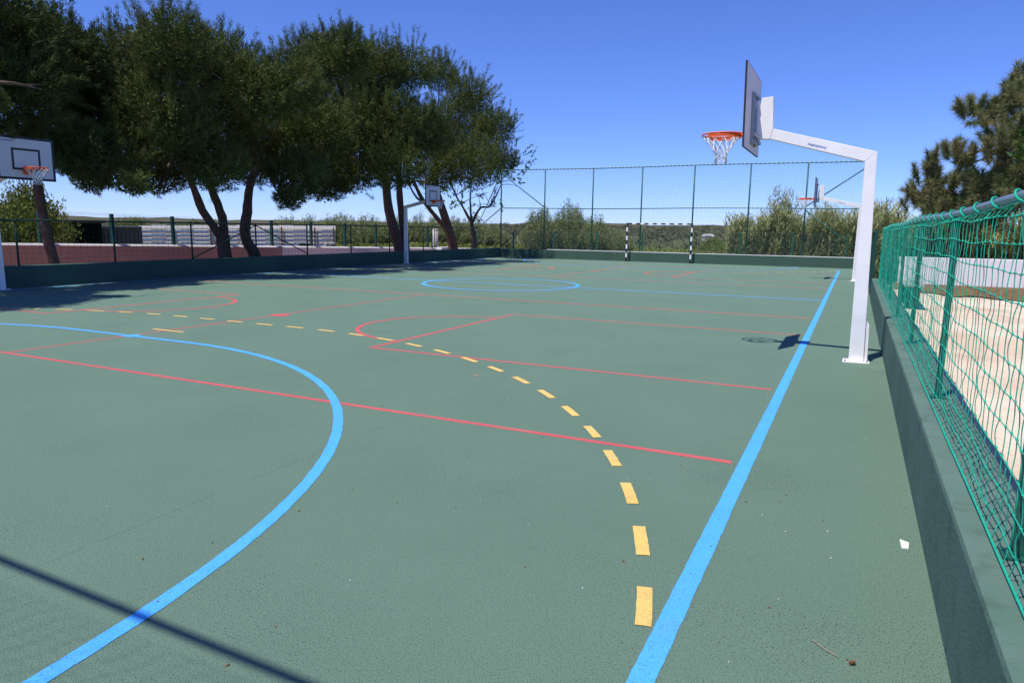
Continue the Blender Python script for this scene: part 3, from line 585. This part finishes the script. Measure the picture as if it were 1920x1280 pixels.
def big_needle(c, r, rng, n=16, **kw):
    """branch ends of a long-needled pine: bottle-brush tufts round a rounded mass"""
    out = []; r = r * 1.12; k = max(10, int(n * r * r * 2.7)); d = unit(rng.normal(0, 1, (k, 3)))
    base = np.array(c) + d * r * rng.uniform(.35, 1, (k, 1)); ax = unit(d * .35 + np.array([0, 0, .9]) + rng.normal(0, .25, (k, 3)))
    m_ = 300; t = rng.uniform(0, 1, (k, m_, 1)); P = base[:, None] + ax[:, None] * .42 * t
    D = ax[:, None] * (.25 + .7 * t) + unit(rng.normal(0, 1, (k, m_, 3))) * .95
    out.append(blades(P.reshape(-1, 3), D.reshape(-1, 3), .23, .013, rng, .1)); return np.concatenate(out)
def tower(c, r, rng, **kw):     # pointed leader with tufts
    out = [];
    for z, f in ((-.9, 1.0), (-.5, .8), (-.1, .6), (.3, .4), (.65, .2)):
        out.append(big_needle((c[0], c[1], c[2] + z * r), r * f * .8 + .12, rng, 20))
    return np.concatenate(out)
R1 = [(13.5, 23.0, 5.35, .42), (14.2, 23.4, 5.7, .8), (13.2, 23.3, 4.75, .42), (13.5, 22.6, 4.05, .6), (13.8, 22.7, 4.5, .9), (14.0, 22.8, 2.9, 1.2), (12.5, 23.2, 5.15, .22), (13.5, 23.0, 3.3, .75), (13.2, 23.5, 2.5, .8), (12.85, 23.2, 4.95, .2), (14.6, 23.6, 5.2, 1.2), (15, 23, 3.6, 1.4), (12.2, 23.2, 3.95, .22), (12.55, 23.2, 3.7, .25)]
tree("long_needle_pine", (14.6, 23.4, 0), [([(14.6, 23.4, -.1), (14.55, 23.4, 2.6), (14.4, 23.3, 5.2)], .2, .08)], R1, LONGN, "large long-needled pine with upright tufts at the right edge, above the teal netting", "tree", 8, fn=big_needle)
R2 = [(11.85, 25.0, 3.7, .32), (11.8, 25.0, 3.2, .55), (11.45, 25.0, 2.75, .4), (12.35, 25.0, 3.1, .45), (12.2, 25.2, 2.6, .7), (12.95, 25.0, 2.9, .45), (13.1, 25.2, 2.4, .7), (11.9, 25, 2.2, .7)]
tree("long_needle_pine", (11.9, 25.1, 0), [([(11.9, 25.1, -.1), (12.0, 25.1, 1.6), (11.85, 25.0, 3.4)], .12, .04)], R2, LONGN, "smaller long-needled pine left of the large one, just above the net rail", "tree", 9, fn=big_needle)
tree("broadleaf_tree", (16.2, 21.4, 0), [([(16.2, 21.5, -.1), (16.0, 21.5, 3), (14.9, 21.5, 4.3)], .12, .04)], [(13.95, 21.6, 4.05, .62), (14.6, 21.6, 4.2, .7)], LEAF, "glossy broad-leaved branch against the large pine at the right edge", "tree", 10, dens=12, needles=22, nl=.17, nw=.07, slen=.5, fill=.3)
LIMB0, LIMB1, LIMB2, LIMB3 = (-6.2, 7.57, 4.51), (-6.2, 7.99, 4.54), (-6.2, 8.42, 4.52), (-6.2, 8.37, 4.61)
# overhanging crown out of frame on the left, its lit dry branch reaches in
tree("pine_tree", (-10.9, 6.2, 0), [([(-10.9, 6.2, -.1), (-10.9, 6.4, 3), (-10.6, 7, 5)], .22, .12), ([(-10.6, 7, 5), (-8.2, 7.2, 4.7), LIMB0, LIMB1, LIMB2], .075, .009), ([LIMB1, LIMB3], .014, .006)],
     [(-8.6, 6.6, 5.2, 1.3), (-7.6, 5.2, 6.2, 1.4), (-9.2, 8.1, 6.8, 1.3), (-7.2, 3.6, 6.6, 1.5), (-9.8, 7.4, 4.2, 1.0), (-8.0, 7.4, 4.0, .7), (-6.6, 5.6, 4.9, .9), (-6.5, 7.5, 4.15, .42), (-6.6, 7.1, 4.75, .35)], PINED, "pine mostly outside the left edge whose shaded boughs hang over the near-left hoop", "tree", 12, GP, dens=16, needles=80, up=.3, nw=.02, fill=3.4, grow=1.03)

def shrub(name, c, rx, rz, mat_, label, seed, kind='olive', cat="bush", group=None, n=1.0):
    root = empty(name, (c[0], c[1], c[2]), label, cat, group); rng = np.random.default_rng(seed); out = []
    k = int(70 * rx * rx * n) + 14; a = rng.uniform(0, 2 * math.pi, k); rr = rx * rng.uniform(0, 1, k) ** .5
    foot = np.stack([c[0] + .5 * rr * np.cos(a), c[1] + .5 * rr * np.sin(a), np.full(k, c[2])], 1)
    tip = np.stack([c[0] + rr * np.cos(a), c[1] + rr * np.sin(a), c[2] + rz * (1 - .55 * (rr / rx) ** 2) * rng.uniform(.72, 1.05, k)], 1)
    m_ = int(90 * max(1, rz / 2)); t = rng.uniform(.12, 1, (k, m_, 1)); P = foot[:, None] * (1 - t) + tip[:, None] * t + rng.normal(0, .09 if kind == 'olive' else .13, (k, m_, 3))
    D = unit(tip - foot)[:, None] + unit(rng.normal(0, 1, (k, m_, 3))) * .8
    attach(tris("foliage", blades(P.reshape(-1, 3), D.reshape(-1, 3), .15 if kind == 'olive' else .13, .042 if kind == 'olive' else .06, rng, .25), mat_), root)
    b = MB()
    for i in range(0, k, 5): b.tube([foot[i], foot[i] * .45 + tip[i] * .55 + rng.normal(0, .03, 3), tip[i]], [.02, .012, .004], 4)
    attach(b.build("stems", PALEB), root); return root
GS = "scrub bushes in the field beyond the left boundary"
far = [((-17.6, 14.2, 0), 1.6, 3.2, BUSHG, "tall yellow-green bush behind the near-left hoop post"), ((-17.0, 15.0, 0), .6, 1.6, BUSHG, "bright green bush left of the dark shed"),
       ((-39.1, 33.8, -.1), 2.4, 2.25, BUSHG, "low dark green bush just right of the shed behind the white hoarding"), ((-36.8, 38.2, -.1), 2.4, 2.15, BUSHG, "low rounded bush above the hoarding between two pine trunks"),
       ((-29.1, 39.8, -.1), 1.8, 2.6, OLIVE, "olive-toned bush behind the right half of the hoarding"), ((-26.7, 39.8, -.1), 1.8, 2.7, OLIVE, "olive bush behind the right end of the hoarding"), ((-24.4, 39.9, -.1), 1.8, 2.9, OLIVE, "taller olive bush beside the right end of the hoarding"),
       ((-22.4, 40.8, -.1), 1.9, 2.7, OLIVE, "olive bush left of the twin pine trunk"), ((-21.1, 42.6, -.1), 1.9, 2.8, OLIVE, "olive bush behind the distant left hoop post"), ((-19.8, 44.3, -.1), 1.9, 2.9, OLIVE, "olive bush under the hoop board between the pine trunks"),
       ((-18.7, 46.0, -.1), 1.9, 2.9, OLIVE, "olive bush behind the slanting dead limb"), ((-17.6, 47.6, -.1), 1.9, 2.7, OLIVE, "olive bush behind the half-bare small tree"), ((-16.6, 49.2, -.1), 1.8, 2.3, OLIVE, "olive bush in the gap left of the fence corner post")]
for i, (c, rx, rz, mt, lab) in enumerate(far): shrub("bush", c, rx, rz, mt, lab, 40 + i, 'olive' if mt is OLIVE else 'b', group=GS, n=.55 if i > 1 else 1)
GE = "bushes beyond the far end fence"
for i, (c, rx, rz, mt, lab) in enumerate([((-11.1, 46.5, -.1), 1.6, 3.45, OLIVE, "tall feathery grey-green bush at the left end of the far fence"), ((-8.8, 46.5, -.1), 1.6, 3.8, OLIVE, "tallest feathery bush behind the second bay of the far fence"),
        ((-6.9, 46.5, -.1), 1.3, 3.0, OLIVE, "feathery bush right of the tallest one behind the far fence"), ((-5.3, 47, -.1), 1.1, 2.1, OLIVE, "low feathery bush at the right end of that clump left of the goal"),
        ((-2.2, 66, -.6), 1.2, 2.0, BUSHG, "small dark bush seen through the goal mouth"), ((-7, 48, -.2), 2.2, 1.5, BUSHG, "low green mound of scrub left of the goal"), ((2.2, 50, -.2), 1.8, 1.3, BUSHG, "low green mound of scrub right of the goal")]):
    shrub("bush", c, rx, rz, mt, lab, 70 + i, 'olive' if mt is OLIVE else 'b', group=GE, n=.8)
def canes(name, x0, x1, y0, y1, n, h, seed, label, z0=0., prof=None):
    rng = np.random.default_rng(seed); X = rng.uniform(x0, x1, n); Y = rng.uniform(y0, y1, n); out = []
    H = h * rng.uniform(.7, 1.05, n) * (1 + .12 * np.sin(X * 2.6) + .08 * np.sin(X * 6.1))
    if prof: H = H * np.array([prof(x) for x in X])
    lean = np.stack([rng.normal(.12, .10, n), rng.normal(0, .1, n)], 1)
    base = np.stack([X, Y, np.full(n, z0)], 1); top = base + np.stack([lean[:, 0] * H, lean[:, 1] * H, H], 1)
    s = unit(np.stack([rng.normal(0, 1, n), rng.normal(0, 1, n), np.zeros(n)], 1)) * .012
    out += [np.stack([base - s, base + s, top], 1), np.stack([base - s[:, [1, 0, 2]], base + s[:, [1, 0, 2]] * -1 + s * 2, top], 1)]
    m_ = 22; t = rng.uniform(.1, 1, (n, m_)); P = base[:, None] + (top - base)[:, None] * t[..., None]
    a = rng.uniform(0, 2 * math.pi, (n, m_)); l = .5 * rng.uniform(.5, 1.2, (n, m_)); hd = np.stack([np.cos(a), np.sin(a), np.zeros_like(a)], -1)
    q1 = P + hd * (l * .45)[..., None] + np.array([0, 0, 1]) * (l * .55)[..., None]; q2 = P + hd * (l * .95)[..., None] + np.array([0, 0, 1]) * (l * rng.uniform(.25, .9, (n, m_)))[..., None]
    sd = np.stack([-np.sin(a), np.cos(a), np.zeros_like(a)], -1) * .019
    for A, B, Cc in ((P - sd, P + sd, q1 + sd), (P - sd, q1 + sd, q1 - sd), (q1 - sd, q1 + sd, q2)): out.append(np.stack([A, B, Cc], 2).reshape(-1, 3, 3))
    # plumes
    pl = top[rng.random(n) < .3]; k = len(pl); t = rng.uniform(-.45, .1, (k, 26, 1)); P = pl[:, None] + np.array([.25, 0, 1]) * t + rng.normal(0, .02, (k, 26, 3))
    out.append(blades(P.reshape(-1, 3), np.tile(np.array([.3, 0, .6]), (k * 26, 1)), .10, .03, rng, .4))
    o = tris(name, np.concatenate(out), CANE); return tag(o, label, kind="stuff")
def prf(x): return .72 + .45 * math.exp(-((x - 5.4) / .9) ** 2) + .22 * math.exp(-((x - 7.6) / 1.0) ** 2) + .30 * math.exp(-((x - 10) / 1.5) ** 2) if x > 3.6 else .82
canes("reeds", 3.0, 13.6, 41.0, 44.5, 1700, 3.0, 21, "stand of tall giant cane behind the right half of the far fence", -.1, prf)
canes("reeds", 10.4, 24, 26.5, 29, 1500, 2.25, 22, "stand of dry giant cane behind the white yard wall", 0)
rng = np.random.default_rng(5)   # ground cover just beyond the end fence and in the left field
def cover(n, fx, fy, hmax, m_, nm, lab, bl=1.0):
    x = fx(rng, n); y = fy(rng, n); P = np.stack([x, y, np.array([hill(a, c) for a, c in zip(x, y)])], 1); k = 26
    h = hmax * rng.uniform(.3, 1, (n, 1, 1)); o_ = rng.normal(0, 1, (n, k, 3)) * np.array([.28, .28, 0]) * bl ** .6; Q = P[:, None] + o_ + np.array([0, 0, 1]) * h * rng.uniform(0, 1, (n, k, 1))
    V = blades(Q.reshape(-1, 3), np.tile(np.array([0, 0, .8]), (n * k, 1)), .22 * bl, .09 * bl, rng, .6); return tag(tris(nm, V, m_), lab, kind="stuff")
cover(2600, lambda r, n: r.uniform(-22, 14, n), lambda r, n: 40 + 45 * r.uniform(0, 1, n) ** 1.3, .55, GRASSM, "scrub_ground_cover", "low green scrub and grass in the field beyond the far fence")
cover(1500, lambda r, n: r.uniform(-34, -15.5, n), lambda r, n: r.uniform(24, 60, n), .6, GRASSM, "wild_grass", "weedy grass in the field beyond the left boundary wall")
cover(2600, lambda r, n: r.uniform(-190, 40, n), lambda r, n: 85 + 330 * r.uniform(0, 1, n) ** 1.4, 2.0, DSCRUB, "distant_scrub", "scattered distant scrub on the rising land", 3.2)

# ---------------------------------------------------------------- things beyond the left boundary
hd = empty("site_hoarding", (-25.6, 31.5, -.2), "long white corrugated sheet hoarding with rails and raking props beyond the left fence", "hoarding")
HO = []; b = MB(); u = 0; k = 0; LH = 12.6      # built along local x, face towards -y
while u < LH: b.box(u - 6.3, u - 6.3 + .9, -.02 - .012 * (k % 2), .01 - .012 * (k % 2), 0, 1.80 + .014 * u + .03 * (k % 3 == 1)); u += .9; k += 1
HO.append(b.build("sheeting", SHEET))
for z in (.55, .82, 1.08, 1.34, 1.60): HO.append(MB().hexa([(-6.3, -.10, z - .012), (6.3, -.10, z + .11), (6.3, -.053, z + .11), (-6.3, -.053, z - .012), (-6.3, -.10, z + .018), (6.3, -.10, z + .14), (6.3, -.053, z + .14), (-6.3, -.053, z + .018)]).build("rail", RUST))
for x in (-6.2, -4.0, -1.6, .7, 2.9, 5.0, 6.2): HO.append(MB().box(x - .035, x + .035, -.17, -.103, 0, 1.84).build("post", RUST))
for x in (-4.0, .7, 5.0, 6.2): HO.append(MB().tube([(x, -.2, 1.6), (x - .75, -1.1, 0)], .018, 6).build("prop", RUST))
for o in HO: o.parent = hd
hd.rotation_euler = (0, 0, math.atan2(.438, .899))
gh = empty("sheet_metal_fence", (-19, 18.3, 0), "dull grey corrugated fence left of the white hoarding", "fence")
b = MB(); y = 17.5
while y < 19.95: b.box(-19.0 - .03 * (int(y * 10) % 2), -18.97 - .03 * (int(y * 10) % 2), y, y + .1, -.2, 1.60); y += .1
attach(b.build("sheeting", mat("grey_sheet", (.16, .17, .17), .7, (3, .3), (.11, .11, .11), .2, 20, .2)), gh); attach(MB().box(-18.97, -18.92, 17.5, 19.9, 1.56, 1.60).build("rail", SHEET), gh)
sh = empty("shed", (-18.5, 16.6, 0), "dark open-fronted shed with a rusty roof edge left of the grey sheet fence", "shed")
for o in (MB().box(-19.8, -17.9, 17.35, 17.4, -.1, 1.72).box(-19.0, -18.95, 15.3, 17.35, -.1, 1.8).box(-19.8, -17.9, 15.3, 15.35, -.1, 1.75).build("wall", DARKW), MB().hexa([(-19.9, 15.2, 1.76), (-17.75, 15.2, 1.70), (-17.75, 17.5, 1.70), (-19.9, 17.5, 1.76), (-19.9, 15.2, 1.83), (-17.75, 15.2, 1.77), (-17.75, 17.5, 1.77), (-19.9, 17.5, 1.83)]).build("roof", RUST), MB().tube([(-17.9, 16.6, 1.1), (-17.8, 16.9, -.1)], .03, 6).build("post", RUST)): attach(o, sh)
jk = random.Random(2)
for k, (XJ, y, lab, mt) in enumerate([(-24.8, 29.2, "small dark crate lying left on the junk line before the hoarding", RUST), (-23.4, 30.0, "pale broken block in the junk line before the hoarding", CONC), (-20.0, 31.4, "dark bin-shaped scrap between the two pine trunks", DARKW), (-18.6, 32.0, "grey scrap pile just right of the curved pine trunk", CONC)]):
    t = MB()
    for q in range(6):
        a, c = jk.uniform(-.45, .3), jk.uniform(0, .3); t.hexa([(XJ + i * .16 + jk.uniform(-.04, .04), y + a + j * .3, c * .6 + .3) for i, j in ((0, 0), (1, 0), (1, 1), (0, 1))] + [(XJ + i * .14 + jk.uniform(-.04, .04), y + a + j * .26, c * .6 + .48 + jk.uniform(0, .12)) for i, j in ((0, 0), (1, 0), (1, 1), (0, 1))])
    tag(t.build("scrap_pile", mt, recalc=True), lab, "scrap pile", "scrap heaped in front of the white hoarding")
pp = empty("vent_pipe", (-14.6, 37.5, .2), "pair of upright white and grey-green pipes by the end of the left wall", "pipe")
attach(MB().tube([(-14.6, 37.35, .2), (-14.6, 37.35, 1.62)], .035, 8).build("pipe", WHITEW, smooth=True), pp)
attach(MB().tube([(-14.6, 37.75, .2), (-14.6, 37.75, 1.58)], .13, 12).build("pipe", CONC, smooth=True), pp); attach(MB().tube([(-14.6, 37.75, 1.58), (-14.6, 37.75, 1.64)], .15, 12).build("cap", WHITEW, smooth=True), pp)
tag(MB().box(-13.9, -13.5, 36.6, 38.4, -.1, .52).build("concrete_block", WHITEW, bevel=.02), "short white block at the foot of the upright pipes", "block")
# far house and yard bench
zh = hill(-22.2, 172)
fh = empty("hut", (-22.2, 172, zh), "tiny white hut low in the scrub just right of the goal", "hut")
attach(MB().box(-23.6, -20.8, 171, 173, zh - .3, zh + .95).build("wall", WHITEW), fh)
attach(MB().prism([(-23.8, zh + .95), (-20.6, zh + .95), (-21.8, zh + 1.5), (-22.8, zh + 1.5)], 'y', 170.8, 173.2).build("roof", WHITEW, recalc=True), fh)
bn = empty("bench", (10.95, 14.2, .33), "pale plank bench on green supports seen through the netting in the sand yard", "bench")
attach(MB().box(10.72, 11.05, 13.4, 14.9, .74, .78).build("seat", CONC, bevel=.005), bn)
for y in (13.6, 14.7): attach(MB().box(10.76, 11.0, y - .03, y + .03, .33, .74).build("leg", GREEN), bn)

# ---------------------------------------------------------------- litter on the court
pw = MB().hexa([(10.20, 2.86, .0), (10.26, 2.85, .003), (10.275, 2.99, .0), (10.19, 3.01, .004), (10.20, 2.862, .006), (10.258, 2.852, .012), (10.272, 2.988, .008), (10.192, 3.008, .014)]).build("paper_scrap", PAPER, recalc=True)
pw.data.transform(Matrix.Translation((10.235, 2.90, 0)) @ Matrix.Diagonal((.55, .62, 1, 1)) @ Matrix.Translation((-10.235, -2.93, 0))); tag(pw, "torn white paper scrap on the court close to the right wall", "litter")
lf = MB()
for q in range(5): a = q * 1.25; lf.hexa([(9.98 + .011 * math.cos(a + i), 1.575 + .009 * math.sin(a + i * 1.1), .003 + .002 * q) for i in range(4)] + [(9.98 + .013 * math.cos(a + i), 1.575 + .010 * math.sin(a + i * 1.1), .007 + .003 * q) for i in range(4)])
tag(lf.build("dry_leaf", DRY, recalc=True), "crumpled dark brown leaf near the bottom edge, right of the blue sideline", "leaf", "dry leaves blown over the court")
tag(MB().tube([(9.83, 1.68, .006), (9.87, 1.63, .012), (9.93, 1.60, .005)], .0016, 5).build("twig", PALEB), "thin curved twig on the court near the bottom edge", "twig")
tag(MB().hexa([(6.0, 5.64, .001), (6.06, 5.66, .001), (6.05, 5.70, .004), (5.99, 5.68, .001), (6.0, 5.64, .005), (6.06, 5.66, .006), (6.05, 5.70, .010), (5.99, 5.68, .006)]).build("wood_chip", PALEB, recalc=True), "pale wood chip lying on the court left of the dashed yellow curve", "chip")
lr = random.Random(12); bits = MB(); pale = MB()
def bit(B, x, y, s): a = lr.uniform(0, 6.3); c, d = math.cos(a), math.sin(a); w_ = s * lr.uniform(.3, .7); B.hexa([(x + s * c * i - w_ * d * j, y + s * d * i + w_ * c * j, .001) for i, j in ((-1, -1), (1, -1), (1, 1), (-1, 1))] + [(x + s * c * i * .9 - w_ * d * j * .7, y + s * d * i * .9 + w_ * c * j * .7, .004 + .004 * (i > 0)) for i, j in ((-1, -1), (1, -1), (1, 1), (-1, 1))])
for k in range(75):
    r = 2.2 + 12 * lr.random() ** 1.6; a = math.radians(lr.uniform(72, 150)); x, y = 9.86 + r * math.cos(a), -1.3 + r * math.sin(a)
    if x < 10.28 and y > .4: bit(bits, x, y, lr.uniform(.003, .008))
for k in range(90):
    r = 2.2 + 20 * lr.random() ** 1.3; a = math.radians(lr.uniform(72, 150)); x, y = 9.86 + r * math.cos(a), -1.3 + r * math.sin(a)
    if x < 10.28 and y > .4: bit(pale, x, y, lr.uniform(.0012, .004))
tag(bits.build("leaf_litter", DRY, recalc=True), "sprinkle of tiny brown leaf bits over the near part of the court", kind="stuff")
tag(pale.build("grit", PAPER, recalc=True), "sprinkle of tiny pale grit over the court", kind="stuff")
